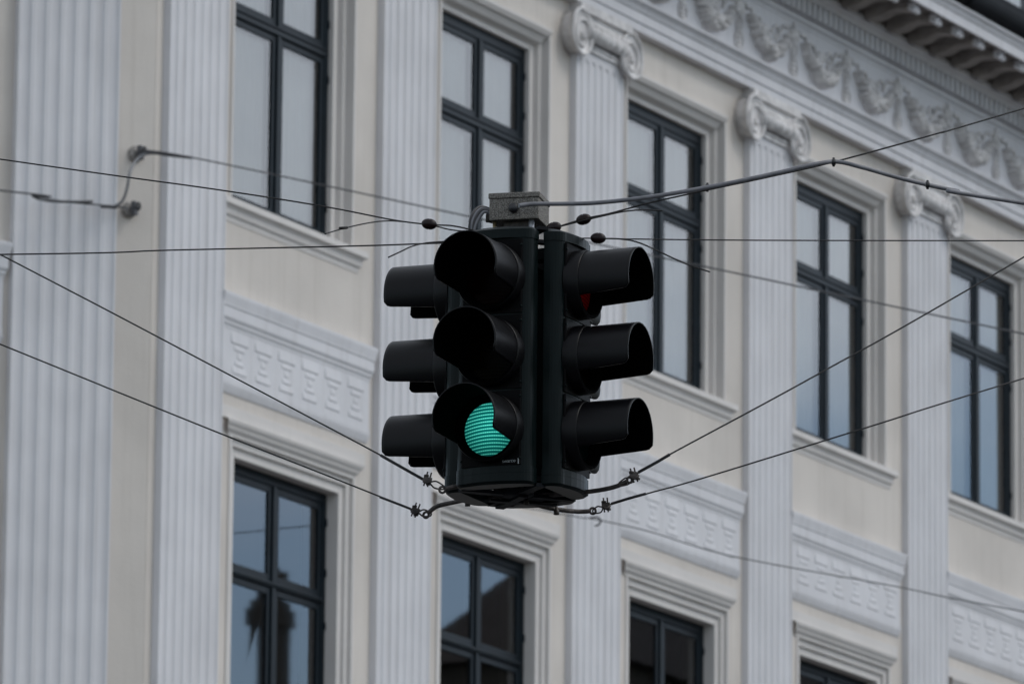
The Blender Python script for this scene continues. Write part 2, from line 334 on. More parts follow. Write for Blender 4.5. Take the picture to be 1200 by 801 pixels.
# ---- window surrounds, hoods, sills
def surround(o_, steps, sill=True):
    mb = MB(); x0, x1, z0, z1 = o_['x0'], o_['x1'], o_['z0'], o_['z1']
    for wd, d in steps:
        mb.box(x0-wd, x0, d, 0.42, z0, z1+wd); mb.box(x1, x1+wd, d, 0.42, z0, z1+wd); mb.box(x0, x1, d, 0.42, z1, z1+wd)
        x0 -= wd; x1 += wd; z1 += wd
    return mb
su = surround(UW, US).build('window_surround', trimc, B, bevel=0.006); sl = surround(LW, LS).build('window_surround', trimc, B, bevel=0.006)
hx0, hx1 = 1.24-0.10, 2.765+0.10
hood = MB(); z = Z(14.40)
# hood: two fasciae, a cyma and a top fillet
hood.returned([(0.155, z-0.03), (0.10, z-0.005), (0.09, z+0.015), (0.075, z+0.04), (0.045, z+0.06), (0.03, z+0.085), (0.03, z+0.112), (0.058, z+0.125), (0.155, z+0.125)], hx0+0.01, hx1-0.01, 0.10)
hood_o = hood.build('window_hood', trimc, B)
sill = MB(); z = Z(12.012)
sill.returned([(0.30, z+0.05), (0.0, z), (-0.004, z-0.05), (0.012, z-0.055), (0.03, z-0.075), (0.034, z-0.12), (0.05, z-0.13), (0.055, z-0.17), (0.30, z-0.17)], 0.93, 3.02, 0.05, 1.2)
sill_o = sill.build('window_sill', trimc, B)
# ---- lower window crown with plain frieze above
lc = MB()
z = Z(10.225)
lc.returned([(0.0595, z), (0.048, z), (0.044, z+0.02), (0.022, z+0.045), (0.018, z+0.062), (0.002, z+0.085), (-0.004, z+0.108), (0.045, z+0.122), (0.0595, z+0.122)], 1.05, 2.97, 0.0595, 1.5)
lc.box(0.92, 3.14, 0.038, 0.0595, z+0.1225, Z(10.441)); 
lco = lc.build('window_crown', trimc, B)
# ---- panel with blind balusters and a moulded cap
pn = MB(); px0, px1 = 0.90, 3.19
pn.box(px0, px1, 0.036, 0.0595, Z(10.60), Z(11.05))                # board
pn.returned([(0.0595, Z(10.535)), (0.05, Z(10.54)), (0.040, Z(10.565)), (0.030, Z(10.595)), (0.030, Z(10.605)), (0.0595, Z(10.605))], px0-0.01, px1+0.0, 0.04)
pn.box(px0, px1, 0.029, 0.0358, Z(10.606), Z(10.648))
pn.returned([(0.0595, Z(11.02)), (0.034, Z(11.02)), (0.031, Z(11.045)), (0.022, Z(11.055)), (0.022, Z(11.072)), (0.008, Z(11.098)), (0.008, Z(11.178)), (0.002, Z(11.182)), (0.0, Z(11.20)), (-0.012, Z(11.262)), (-0.012, Z(11.285)), (0.03, Z(11.30)), (0.0595, Z(11.30))], px0, px1, 0.036)
pno = pn.build('baluster_panel', white, B)
bl = MB()
for hw, za, zb_, pd in ((0.125, 10.920, 11.0185, 0.015), (0.072, 10.868, 10.9195, 0.012), (0.028, 10.808, 10.8675, 0.010), (0.060, 10.757, 10.8075, 0.012), (0.105, 10.693, 10.7565, 0.014)):
    # each member of the baluster leans out towards its lower edge and is undercut there
    bl.returned([(0.0362, Z(za)), (0.036-pd*.48, Z(za+0.006)), (0.036-pd*.48, Z(za+0.012)), (0.0358, Z(zb_-0.004)), (0.0362, Z(zb_))], -hw, hw, 0.0, 0)
b0 = bl.build('baluster', white, pno, loc=(1.163, 0, 0))
for k in range(1, 6):
    c = b0.copy(); scene.collection.objects.link(c); c.parent = pno; c.location = (1.163+k*0.3615, 0, 0)
# ---- windows
def window(o_, zbar0, zbar1, mulx, topw=0.08):
    x0, x1, z0, z1 = o_['x0'], o_['x1'], o_['z0'], o_['z1']; y0 = 0.205; fw = 0.058
    f = MB()
    f.box(x0-0.01, x0+fw, y0, 0.30, z0-0.02, z1+0.01); f.box(x1-fw, x1+0.01, y0, 0.30, z0-0.02, z1+0.01)
    f.box(x0+fw, x1-fw, y0+0.001, 0.30, z1-topw, z1+0.01); f.box(x0+fw, x1-fw, y0, 0.30, z0-0.02, z0+0.045)
    f.box(x0+fw, x1-fw, y0-0.012, 0.30, zbar0+0.05, zbar1-0.05)
    f.box(x0+fw, x1-fw, y0-0.022, y0-0.012, zbar1-0.075, zbar1-0.055)
    f.box(mulx-0.028, mulx+0.028, y0-0.008, 0.2999, z0+0.045, zbar0+0.05); f.box(mulx-0.028, mulx+0.028, y0-0.008, 0.2999, zbar1-0.05, z1-topw)
    win = f.build('window', blue, B, bevel=0.005)
    for (za, zb) in ((z0+0.045, zbar0+0.05), (zbar1-0.05, z1-topw)):
        for (xa, xb) in ((x0+fw, mulx-0.028), (mulx+0.028, x1-fw)):
            s_ = MB(); sw = 0.056; ya, yb = y0+0.007, 0.262; g = 0.003
            s_.box(xa+g, xa+sw, ya, yb, za+g, zb-g); s_.box(xb-sw, xb-g, ya, yb, za+g, zb-g)
            s_.box(xa+sw, xb-sw, ya, yb, za+g, za+sw); s_.box(xa+sw, xb-sw, ya, yb, zb-sw, zb-g)
            s_.build('sash', blue, win, bevel=0.004)
            p = MB(); p.add([(xa+sw-0.005, 0.225, za+sw-0.005), (xb-sw+0.005, 0.225, za+sw-0.005), (xb-sw+0.005, 0.225+random.uniform(-.0, .0012), zb-sw+0.005), (xa+sw-0.005, 0.225, zb-sw+0.005)], [(0, 1, 2, 3)])
            p.build('pane', glass, win)
    for zh in (z0+0.25, zbar0-0.15, zbar1+0.12, z1-0.25):
        h = MB(); h.lathe([(0.008, 0), (0.008, 0.06)], (x1-0.009, y0-0.006, zh), (0, 0, 1), 8); h.build('hinge', blue, win)
    return win
wu = window(UW, Z(13.452), Z(13.622), 1.985, 0.085); wl = window(LW, Z(9.19), Z(9.33), 2.038, 0.075)
for i in range(1, NB):
    for o_ in (su, sl, hood_o, sill_o, lco, pno, wu, wl): copy_part(o_, B, dx=i*S)
# ---- curtains hung inside upper windows (things of their own)
cl = ['plain white curtain drawn across the upper window left of the traffic light',
      'white curtain in the upper window straight above the traffic light',
      'white curtain in the upper window just right of the traffic light',
      'white curtain in the upper window second from the right edge',
      'white curtain in the upper window at the right edge']
for i in range(5):
    c = MB(); x0, x1 = UW['x0']-0.05, UW['x1']+0.05; n = 90; rows = 14
    zt, zb_ = UW['z1']+0.05, UW['z0']-0.3
    vs = []
    rnd = random.Random(i)
    ph = rnd.uniform(0, 6); amp = (0.011, 0.007, 0.015, 0.012, 0.014)[i]
    for r_ in range(rows+1):
        for k in range(n+1):
            x = x0+(x1-x0)*k/n; t_ = r_/rows
            z = zb_+(zt-zb_)*t_
            # the swag: the heading droops at the right end
            if i in (1, 2, 3, 4):
                e = max(0, (x-(x1-0.42))/0.42); z = min(z, zt-0.50*e**1.6)
            vs.append((x, 0.292+amp*math.sin(k*0.9+ph+math.sin(k*.3))+0.004*math.sin(k*2.3), z))
    W = n+1; c.add(vs, [(r_*W+k, r_*W+k+1, (r_+1)*W+k+1, (r_+1)*W+k) for r_ in range(rows) for k in range(n)], True)
    o_ = c.build('curtain', curt, loc=(X0+i*S, FY, 0)); tag(o_, cl[i], 'curtain', 'curtains in the upper windows')
# ---- entablature
EX0, EX1 = -0.10, NB*S+0.9
ar = MB(); z = CAMZ
ar.extrude_x([(0.5, Z(14.8305)), (-0.035, Z(14.8305)), (-0.035, Z(14.90)), (-0.048, Z(14.905)), (-0.048, Z(14.985)), (-0.058, Z(14.99)), (-0.075, Z(15.03)), (-0.10, Z(15.052)), (-0.108, Z(15.055)), (-0.108, Z(15.08)), (0.0, Z(15.095)), (0.5, Z(15.095))], EX0, EX1)
ar.build('architrave', white, B)
fz = MB(); fz.box(EX0, EX1, -0.02, 0.5, Z(15.0955), Z(15.61)); fz.extrude_x([(0.5, Z(15.6105)), (-0.025, Z(15.6105)), (-0.03, Z(15.635)), (-0.055, Z(15.65)), (-0.06, Z(15.685)), (0.5, Z(15.685))], EX0, EX1)
frz = fz.build('frieze', white, B)
def garland(seed=3):
    g = MB(); wd = 0.37; rnd = random.Random(seed)
    for k in range(17):
        u = -1+2*k/16; x = u*wd; zz = Z(15.20)+0.22*(abs(u)**2.0); r = 0.030+0.056*(1-abs(u)**1.3)
        for j in range(6):
            g.blob((x+rnd.uniform(-.02, .02), -0.036+rnd.uniform(-.03, .01), zz+rnd.uniform(-.70, .70)*r), r*rnd.uniform(.32, .55), 0.045+r*.55, r*rnd.uniform(.30, .55), 8, 6)
    # acanthus scrolls and a rosette filling the loop of the swag
    g.lathe([(0.05, 0), (0.05, 0.02), (0.03, 0.03), (0.015, 0.045)], (-0.02, -0.02, Z(15.375)), (0, -1, 0), 10)
    for k in range(7):
        a = k*math.pi/3.5; g.blob((-0.02+0.055*math.cos(a), -0.034, Z(15.375)+0.055*math.sin(a)), 0.028, 0.020, 0.022, 6, 4)
    for k in range(12):
        a = rnd.uniform(0, 6.28); g.blob((rnd.uniform(-.2, .2), -0.026, Z(15.33)+rnd.uniform(-.03, .10)), rnd.uniform(.014, .03), .022, rnd.uniform(.02, .045), 6, 4, Matrix.Rotation(a, 3, 'Y'))
    for sx in (-1, 1):
        g.tube(spline([(sx*0.10, -0.03, Z(15.40)), (sx*0.17, -0.04, Z(15.475)), (sx*0.25, -0.035, Z(15.43)), (sx*.22, -0.04, Z(15.385)), (sx*.18, -.035, Z(15.41))], 6), [0.017-0.010*k/24 for k in range(25)], 6)
        g.tube(spline([(sx*0.27, -0.03, Z(15.42)), (sx*0.33, -0.04, Z(15.51)), (sx*0.40, -0.035, Z(15.50)), (sx*.44, -0.04, Z(15.54))], 5), [0.008+0.006*math.sin(k/15*3.1) for k in range(16)], 5)
    return g
def palmette():
    g = MB(); zb_ = Z(15.42)
    for k, a in enumerate((-62, -32, 0, 32, 62)):
        l_ = (0.10, 0.14, 0.17, 0.14, 0.10)[k]; ra = R(a); rot = Matrix.Rotation(ra, 3, 'Y')
        g.blob((math.sin(ra)*l_*.62, -0.034, zb_+math.cos(ra)*l_*.62), 0.022, 0.024, l_*.5, 7, 6, rot)
    g.blob((0, -0.036, zb_-0.01), 0.035, 0.025, 0.03)
    for k in range(6):                                               # hanging husk chain
        g.blob((0, -0.030, zb_-0.065-k*0.045), 0.016+0.006*k, 0.018, 0.026, 7, 5)
    for sx in (-1, 1):
        g.tube(spline([(sx*.02, -.03, zb_), (sx*.06, -.035, zb_-.06), (sx*.045, -.03, zb_-.14), (sx*.075, -.03, zb_-.22), (sx*.06, -.03, zb_-.28)], 5), 0.009, 5)
    g.tube([(-.075, -.028, zb_-.285), (.075, -.028, zb_-.285)], 0.010, 5)
    return g
gvar = [garland(sd_).build('tmp', whiteo) for sd_ in (11, 12, 13)]; gmesh = [q.data for q in gvar]
for q in gvar: bpy.data.objects.remove(q)
g0 = garland().build('garland', whiteo, frz, loc=(1.36-S/3, 0, 0.02)); p0 = palmette().build('palmette', whiteo, frz, loc=(1.36-S/3+S/6, 0, 0.01))
for k in range(1, 21):
    for q in (g0, p0):
        c = q.copy(); scene.collection.objects.link(c); c.parent = frz; c.location = q.location+Vector((k*S/3, 0, 0))
        if q is g0: c.data = gmesh[(k*7) % 3]
dn = MB(); dn.box(EX0, EX1, -0.045, 0.5, Z(15.6855), Z(15.822))
nd = int((EX1-EX0)/(S/30))
for k in range(nd):
    xa = EX0+0.02+k*S/30; dn.box(xa, xa+0.064, -0.125, -0.0445, Z(15.695), Z(15.8225))
dn.build('dentil_course', white, B)
co = MB()
co.extrude_x([(0.5, Z(15.823)), (-0.14, Z(15.823)), (-0.145, Z(15.84)), (-0.185, Z(15.865)), (-0.20, Z(15.87)), (-0.20, Z(15.91)), (0.5, Z(15.91))], EX0, EX1)
co.build('bed_moulding', white, B)
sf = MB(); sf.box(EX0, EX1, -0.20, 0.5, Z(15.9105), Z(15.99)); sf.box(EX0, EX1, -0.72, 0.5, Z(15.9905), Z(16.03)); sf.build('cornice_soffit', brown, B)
cf = MB()
cf.extrude_x([(-0.7205, Z(16.03)), (-0.7205, Z(15.962)), (-0.745, Z(15.962)), (-0.75, Z(16.045)), (-0.758, Z(16.05)), (-0.775, Z(16.085)), (-0.80, Z(16.105)), (-0.80, Z(16.125)), (0.4, Z(16.14)), (0.4, Z(16.0305))], EX0, EX1)
cf.build('cornice_fascia', white, B)
def modillion():
    md = MB()
    # S-scrolled bracket seen from the side, extruded over its width
    prof = [(-0.205, Z(15.885)), (-0.30, Z(15.872)), (-0.38, Z(15.888)), (-0.45, Z(15.925)), (-0.52, Z(15.935)), (-0.58, Z(15.922)), (-0.615, Z(15.93)), (-0.635, Z(15.955)), (-0.62, Z(15.9902)), (-0.2005, Z(15.9902))]
    n = len(prof); md.extrude_x(prof, -0.075, 0.075)
    md.tube([(-.085, -.26, Z(15.905)), (.085, -.26, Z(15.905))], 0.045, 10); md.tube([(-.082, -.60, Z(15.95)), (.082, -.60, Z(15.95))], 0.028, 10)
    return md
def rosette():
    r_ = MB(); c = Vector((0, -0.665, Z(15.945)))
    for k in range(4):
        a = math.pi/4+k*math.pi/2; r_.blob(c+Vector((0.052*math.cos(a), -0.01, 0.042*math.sin(a))), 0.036, 0.026, 0.030, 7, 5)
    r_.blob(c+Vector((0, -0.015, 0)), 0.022, 0.018, 0.022, 7, 5)
    r_.box(-0.07, 0.07, -0.66, -0.63, Z(15.915), Z(15.985))
    return r_
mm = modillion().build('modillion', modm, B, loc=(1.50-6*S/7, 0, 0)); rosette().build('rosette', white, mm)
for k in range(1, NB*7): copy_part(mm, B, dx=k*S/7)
gu = MB(); prof = []
for k in range(13): a = math.pi*k/12; prof.append((-0.80-0.085*math.cos(a)*1.0, Z(16.31)-0.165*math.sin(a)))
gu.extrude_x(prof+[(-0.70, Z(16.345)), (-0.89, Z(16.345))], EX0, EX1)
for k in range(int(NB*S/2.06)+1): xk = 0.3+k*2.06; gu.tube([(xk, -0.90, Z(16.345))]+[(xk, y_*1.01-0.0, z_-0.004) for y_, z_ in prof], 0.009, 5)
gu.build('roof_gutter', zinc, B)
# attic storey set back behind the gutter
at_ = MB(); at_.box(EX0, EX1, 0.06, 0.5, Z(16.1405), Z(18.8)); at_.box(EX0, EX1, -0.70, 0.06, Z(16.1405), Z(16.20)); at_.build('attic_wall', slate, B)
rf = MB(); rf.extrude_x([(-0.15, Z(18.8005)), (0.5, Z(18.8005)), (7, Z(18.8005)), (6, Z(21)), (2.2, Z(20.8)), (-0.15, Z(18.9))], EX0, EX1); rf.build('roof', slate, B)
aw = MB(); aw.box(1.45, 2.70, 0.02, 0.0595, Z(16.38), Z(18.2))
awo = aw.build('attic_window', blue, B)
for (xa, xb) in ((1.52, 1.66), (1.76, 2.08), (2.24, 2.60)):
    MB().add([(xa, 0.017, Z(16.5)), (xb, 0.017, Z(16.5)), (xb, 0.017, Z(18.1)), (xa, 0.017, Z(18.1))], [(0, 1, 2, 3)]).build('pane', glass, awo)
    MB().add([(xa, 0.0185, Z(16.5)), (xb, 0.0185, Z(16.5)), (xb, 0.0185, Z(18.1)), (xa, 0.0185, Z(18.1))], [(0, 1, 2, 3)]).build('blind', curt, awo)
for i in range(1, NB): copy_part(awo, B, dx=i*S)
# ---- canted corner bay to the left (turned 30 degrees)
CA = R(30)
def canted(name, mb, m, loc_x=0.0, off=0.0):
    o = mb.build(name, m, B); o.rotation_euler = (0, 0, -CA); t_ = Vector((math.cos(CA), -math.sin(CA), 0)); n_ = Vector((math.sin(CA), math.cos(CA), 0))
    o.location = Vector((-0.10, 0.06, 0))+t_*loc_x+n_*off; return o
SB = -4.435                                       # origin of the bay left of the corner pilaster
a_, b_ = SB+min(UW['x0']-uo, LW['x0']-lo), SB+max(UW['x1']+uo, LW['x1']+lo)
cw = MB(); cw.box(-7.5, -7.25, 0.44, 9, 0, TOPW); cw.box(-7.5, a_, 0, 0.44, 0, TOPW); cw.box(b_, -0.004, 0, 0.44, 0, TOPW); cw.box(a_, b_, 0, 0.44, 0, LW['z0'])
cw.box(a_, SB+LW['x0']-lo, 0, 0.44, LW['z0'], LW['z1']+lo); cw.box(SB+LW['x1']+lo, b_, 0, 0.44, LW['z0'], LW['z1']+lo)
cw.box(a_, b_, 0, 0.44, LW['z1']+lo, UW['z0'])
cw.box(a_, SB+UW['x0']-uo, 0, 0.44, UW['z0'], UW['z1']+uo); cw.box(SB+UW['x1']+uo, b_, 0, 0.44, UW['z0'], UW['z1']+uo); cw.box(a_, b_, 0, 0.44, UW['z1']+uo, TOPW)
canted('wall', cw, cream)
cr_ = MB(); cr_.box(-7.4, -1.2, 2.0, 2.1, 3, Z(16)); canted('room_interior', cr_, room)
t_ = Vector((math.cos(CA), -math.sin(CA), 0)); n_ = Vector((math.sin(CA), math.cos(CA), 0))
O_ = Vector((-0.10, 0.06, 0))
for s0 in (-0.337-0.85, SB-0.0):
    pc = copy_part(pil, B, loc=O_+t_*s0-n_*0.06, rotz=-CA); pc.scale = (0.98, 1, 1)
for q in (su, sl, hood_o, sill_o, lco, pno, wu, wl): copy_part(q, B, loc=O_+t_*SB-n_*0.06, rotz=-CA)
for nm, pf, mt in (('architrave', [(0.5, 14.8305), (-0.035, 14.8305), (-0.035, 14.90), (-0.048, 14.905), (-0.048, 14.985), (-0.108, 15.055), (-0.108, 15.08), (0.0, 15.095), (0.5, 15.095)], white),
                   ('frieze', [(0.5, 15.0955), (-0.02, 15.0955), (-0.02, 15.61), (-0.06, 15.65), (-0.06, 15.685), (0.5, 15.685)], white),
                   ('dentil_course', [(0.5, 15.6855), (-0.125, 15.6855), (-0.125, 15.8225), (-0.20, 15.87), (-0.20, 15.91), (0.5, 15.91)], white),
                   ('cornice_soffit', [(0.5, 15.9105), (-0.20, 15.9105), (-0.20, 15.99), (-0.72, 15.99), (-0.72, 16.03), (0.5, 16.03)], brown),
                   ('cornice_fascia', [(-0.7205, 16.03), (-0.7205, 15.962), (-0.745, 15.962), (-0.75, 16.045), (-0.80, 16.105), (-0.80, 16.125), (0.4, 16.14), (0.4, 16.0305)], white),
                   ('attic_wall', [(0.0, 16.1405), (0.5, 16.1405), (0.5, 18.8), (0.0, 18.8)], slate)):
    e_ = MB(); pr = max(0, -min(y for y, z in pf))*math.tan(CA/2)
    n = len(pf); vs = [(-7.5, y-0.06, Z(z)) for y, z in pf]+[(-0.006-(y if y > 0 else 0)*0.3+max(0, -y)*math.tan(CA/2)*0.98, y-0.06, Z(z)) for y, z in pf]
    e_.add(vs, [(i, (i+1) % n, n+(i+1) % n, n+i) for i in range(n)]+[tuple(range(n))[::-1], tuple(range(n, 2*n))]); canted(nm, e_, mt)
# ================================================================== OPPOSITE SIDE (seen in the panes)
def opposite(name, x0, x1, y0, y1, h, peak, label, chim, m, hip=False):
    r_ = empty(name, ((x0+x1)/2, (y0+y1)/2, 0)); tag(r_, label, 'building'); hx, hy = (x1-x0)/2, (y1-y0)/2
    MB().box(-hx, hx, -hy, hy, 0, h).build('wall', m, r_)
    q = MB(); ra, rb = (-hx+2.5, hx-3) if hip else (-hx-.4, hx+.4)
    q.add([(-hx-.3, -hy-.3, h+.01), (hx+.3, -hy-.3, h+.01), (hx+.3, hy+.3, h+.01), (-hx-.3, hy+.3, h+.01), (ra, 0, peak), (rb, 0, peak)],
          [(0, 1, 2, 3), (0, 1, 5, 4), (2, 3, 4, 5), (1, 2, 5), (3, 0, 4)])
    rr_ = q.build('roof', tiles, r_)
    for (cx, cy, ct, cw_) in chim:
        c = MB(); c.box(cx-cw_, cx+cw_, cy-cw_*.7, cy+cw_*.7, h-1, ct); c.box(cx-cw_*1.2, cx+cw_*1.2, cy-cw_*.9, cy+cw_*.9, ct-0.45, ct-0.15)
        for k in (-.5, .5): c.lathe([(0.15, 0), (0.12, .6)], (cx+k*cw_, cy, ct), (0, 0, 1), 10)
        c.build('chimney', brick, rr_)
    for fl in range(int(h//3.6)):
        for k in range(int((x1-x0)//2.6)):
            xx = -hx+1.3+k*2.6; zz = 1.2+fl*3.6
            f = MB(); f.box(xx-.55, xx+.55, hy, hy+.03, zz, zz+1.9); wf = f.build('window', trimc, r_)
            MB().add([(xx-.47, hy+.033, zz+.08), (xx+.47, hy+.033, zz+.08), (xx+.47, hy+.033, zz+1.82), (xx-.47, hy+.033, zz+1.82)], [(0, 1, 2, 3)]).build('pane', zinc, wf)
opposite('brick_house', 88, 114.8, -18, -6, 19.4, 21.9, 'brick house with a tall chimney, mirrored in a lower window', [(5.7, 4.0, 22.7, 0.30)], brick)
opposite('hipped_house', 115.6, 135, -10, -6, 22.9, 25.6, 'hipped dark roofed house mirrored in the lower panes', [(3.0, 0, 27.0, 0.5)], brick, hip=True)
opposite('long_house', 135.5, 175, -18, -6, 20.0, 24.0, 'long dark roofed house farthest along the opposite side', [(-9, 2, 25, 0.6), (8, 2, 25, 0.6)], brick)
# ================================================================== TRAFFIC LIGHT
DIST = 22.34; C0 = at(606.7, 428, DIST)
hyaw = math.atan2(C0.x, C0.y)
T = empty('traffic_light', C0, -hyaw)
tag(T, 'dark four-way traffic light hung on wires, its lowest front lamp green', 'traffic light')
def plan(hw, y_back, y_front, r, bulge, n=6):
    pts = [(-hw, y_back), (-hw, y_front+r)]
    for k in range(1, n+1): a = math.pi/2*k/n; pts.append((-hw+r-r*math.cos(a), y_front+r-r*math.sin(a)))
    for k in range(1, 6): u = -1+2*k/6; pts.append((u*(hw-r), y_front-bulge*(1-u*u)))
    for k in range(0, n+1): a = math.pi/2*(1-k/n); pts.append((hw-r+r*math.cos(a), y_front+r-r*math.sin(a)))
    pts += [(hw, y_back)]
    return pts
def loft(mb, levels, smooth=False):
    n = len(levels[0][0]); vs = []
    for pts, z in levels: vs += [(x, y, z) for x, y in pts]
    fs = [(i*n+k, i*n+(k+1) % n, (i+1)*n+(k+1) % n, (i+1)*n+k) for i in range(len(levels)-1) for k in range(n)]
    fs += [tuple(range(n))[::-1], tuple(range((len(levels)-1)*n, len(levels)*n))]
    mb.add(vs, fs, smooth)
SEC = 0.2385; YF = -0.198
def visor():
    v = MB(); r0, r1 = 0.1035, 0.0995; Lh = 0.215; NA, NL = 72, 22; y0 = YF-0.002
    idx = {}; vs = []
    def zc(t_):
        z = -0.054+0.015*t_
        if t_ > 0.92: z += 0.013*((t_-0.92)/0.08)**2.2
        return z
    for k in range(NL+1):
        t_ = k/NL; ro = r0*(1+0.02*t_); cut = zc(t_); half = math.acos(max(-1, min(1, cut/ro)))
        for a in range(NA+1):
            an = -half+2*half*a/NA; y = y0-Lh*t_
            vs.append((ro*math.sin(an), y, ro*math.cos(an)))
    outer = list(vs)
    inner = []
    for k in range(NL+1):
        t_ = k/NL; ro = r1*(1+0.02*t_); cut = zc(t_); half = math.acos(max(-1, min(1, cut/(ro))))
        for a in range(NA+1):
            an = -half+2*half*a/NA; inner.append((ro*math.sin(an), y0-Lh*t_, ro*math.cos(an)))
    W = NA+1; fo = [(k*W+a, k*W+a+1, (k+1)*W+a+1, (k+1)*W+a) for k in range(NL) for a in range(NA)]
    K = len(outer); fi = [(K+k*W+a+1, K+k*W+a, K+(k+1)*W+a, K+(k+1)*W+a+1) for k in range(NL) for a in range(NA)]
    rim = [(k*W, (k+1)*W, K+(k+1)*W, K+k*W) for k in range(NL)]+[((k+1)*W+NA, k*W+NA, K+k*W+NA, K+(k+1)*W+NA) for k in range(NL)]
    lip = [(NL*W+a, NL*W+a+1, K+NL*W+a+1, K+NL*W+a) for a in range(NA)]
    v.add(outer+inner, fo+rim+lip+fi, True)
    # collar ring round the lens
    seg = 48; cv = [(0.1085, -0.004), (0.1085, 0.040), (0.1055, 0.046), (0.0975, 0.046), (0.0865, 0.010)]
    v.add([(r_*math.sin(2*math.pi*k/seg), y0-h_, r_*math.cos(2*math.pi*k/seg)) for r_, h_ in cv for k in range(seg)],
          [(i*seg+k, i*seg+(k+1) % seg, (i+1)*seg+(k+1) % seg, (i+1)*seg+k) for i in range(4) for k in range(seg)], True); NCOL = 4*seg
    return v
def visor_obj(parent, z):
    o = visor().build('visor', vism, parent); o.data.materials.append(visin); o.location = (0, 0, z)
    NL, NA = 22, 72; nf = len(o.data.polygons)
    for k in range(nf-96, nf): o.data.polygons[k].material_index = 1
    base = NL*NA
    tot = NL*NA+2*NL+NA
    for k in range(tot, tot+NL*NA): o.data.polygons[k].material_index = 1
    return o
def head():
    hb = MB(); zt, zb_ = 1.5*SEC, -1.5*SEC
    P = lambda s_=1.0, df=0: plan(0.135*s_, -0.135, YF-df*0, 0.040, 0.018*s_)
    full = plan(0.126, -0.140, YF, 0.036, 0.006); cap_ = plan(0.1285, -0.139, YF-0.003, 0.038, 0.017); small = plan(0.112, -0.1395, YF+0.022, 0.04, 0.014)
    loft(hb, [(cap_, zb_-0.022), (cap_, zb_-0.002)]); loft(hb, [(full, zb_-0.0015), (full, zt+0.0015)]); loft(hb, [(cap_, zt+0.002), (cap_, zt+0.030), (small, zt+0.043)])
    low2 = plan(0.122, -0.139, YF+0.006, 0.040, 0.014); loft(hb, [(low2, zb_-0.056), (cap_, zb_-0.048), (cap_, zb_-0.0225)])
    h = hb.build('signal_head', hous, T)
    for k, (zc, lm) in enumerate(((SEC, red_off), (0, amber_off), (-SEC, green_off))):
        d = MB(); dp = plan(0.100, YF-0.001, YF-0.008, 0.005, 0.001); loft(d, [(dp, zc-SEC/2+0.003), (dp, zc+SEC/2-0.003)])
        d.build('lamp_door', doorm, h)
        l_ = MB(); prof = []
        rings = 8; seg = 40; vs = [(0, YF-0.024, 0)]
        for r_ in range(1, rings+1):
            rr = 0.086*r_/rings; yy = YF-0.024+0.007*(r_/rings)**2
            vs += [(rr*math.cos(2*math.pi*q/seg), yy, rr*math.sin(2*math.pi*q/seg)) for q in range(seg)]
        fs = [(0, 1+q, 1+(q+1) % seg) for q in range(seg)]+[(1+r_*seg+q, 1+(r_+1)*seg+q, 1+(r_+1)*seg+(q+1) % seg, 1+r_*seg+(q+1) % seg) for r_ in range(rings-1) for q in range(seg)]
        # lens mesh is centred on its own origin for the rib pattern
        l_.add([(x, y-(YF-0.02), z) for x, y, z in vs], fs, True)
        lo_ = l_.build('lens', lm, h); lo_.location = (0, YF-0.0125, zc-0.004)
        visor_obj(h, zc)
        for sx in (-1, 1):
            for sz in (-1, 1): MB().lathe([(0.0045, 0), (0.0035, 0.004)], (sx*0.098, YF-0.006, zc+sz*0.097), (0, -1, 0), 8).build('screw', hous, h)
    for sz, zc in ((1, 1.5*SEC-0.02), (-1, -1.5*SEC+0.02)):
        br = MB(); br.box(-0.03, 0.03, -0.14, -0.015, zc-0.012, zc+0.012); br.build('head_bracket', zinc, h)
    return h
TH = R(23.5)
hA = head(); hA.rotation_euler = (0, 0, -TH)       # faces us, turned to our left
heads = [hA]
for k in (1, 2, 3):
    c = copy_part(hA, T, loc=Vector((0, 0, 0)), rotz=-TH+k*math.pi/2); heads.append(c)
for ch in hA.children:
    if ch.name.startswith('lens') and ch.location.z < -0.1:
        ch.data = ch.data.copy(); ch.data.materials[0] = green_on
        ch['label'] = 'lit green lens crossed by fine bright lines'
for hh in (heads[1], heads[3]):
    for ch in hh.children:
        if ch.name.startswith('lens') and ch.location.z > 0.1:
            ch.data = ch.data.copy(); ch.data.materials[0] = red_on; ch['label'] = 'dull red glowing lens'
hA['label'] = 'signal head facing the viewer with its lowest lamp lit green'
# maker's lettering low on the front door
tx = bpy.data.curves.new('maker_lettering', 'FONT'); tx.body = 'swarco'; tx.size = 0.0155; tx.extrude = 0.0003; tx.align_x = 'LEFT'
to = bpy.data.objects.new('tmp', tx); scene.collection.objects.link(to)
me = bpy.data.meshes.new_from_object(to.evaluated_get(bpy.context.evaluated_depsgraph_get())); bpy.data.objects.remove(to)
lt = bpy.data.objects.new('maker_lettering', me); me.name = 'maker_lettering'; me.materials.clear(); me.materials.append(text_m); scene.collection.objects.link(lt); lt.parent = hA
lt.rotation_euler = (R(90), 0, 0); lt.location = (0.041, YF-0.0098, -SEC-0.110)
bb = MB(); bb.box(0.0935, 0.0965, YF-0.0098, YF-0.0075, -SEC-0.116, -SEC-0.098); bb.build('maker_emblem', text_m, hA)
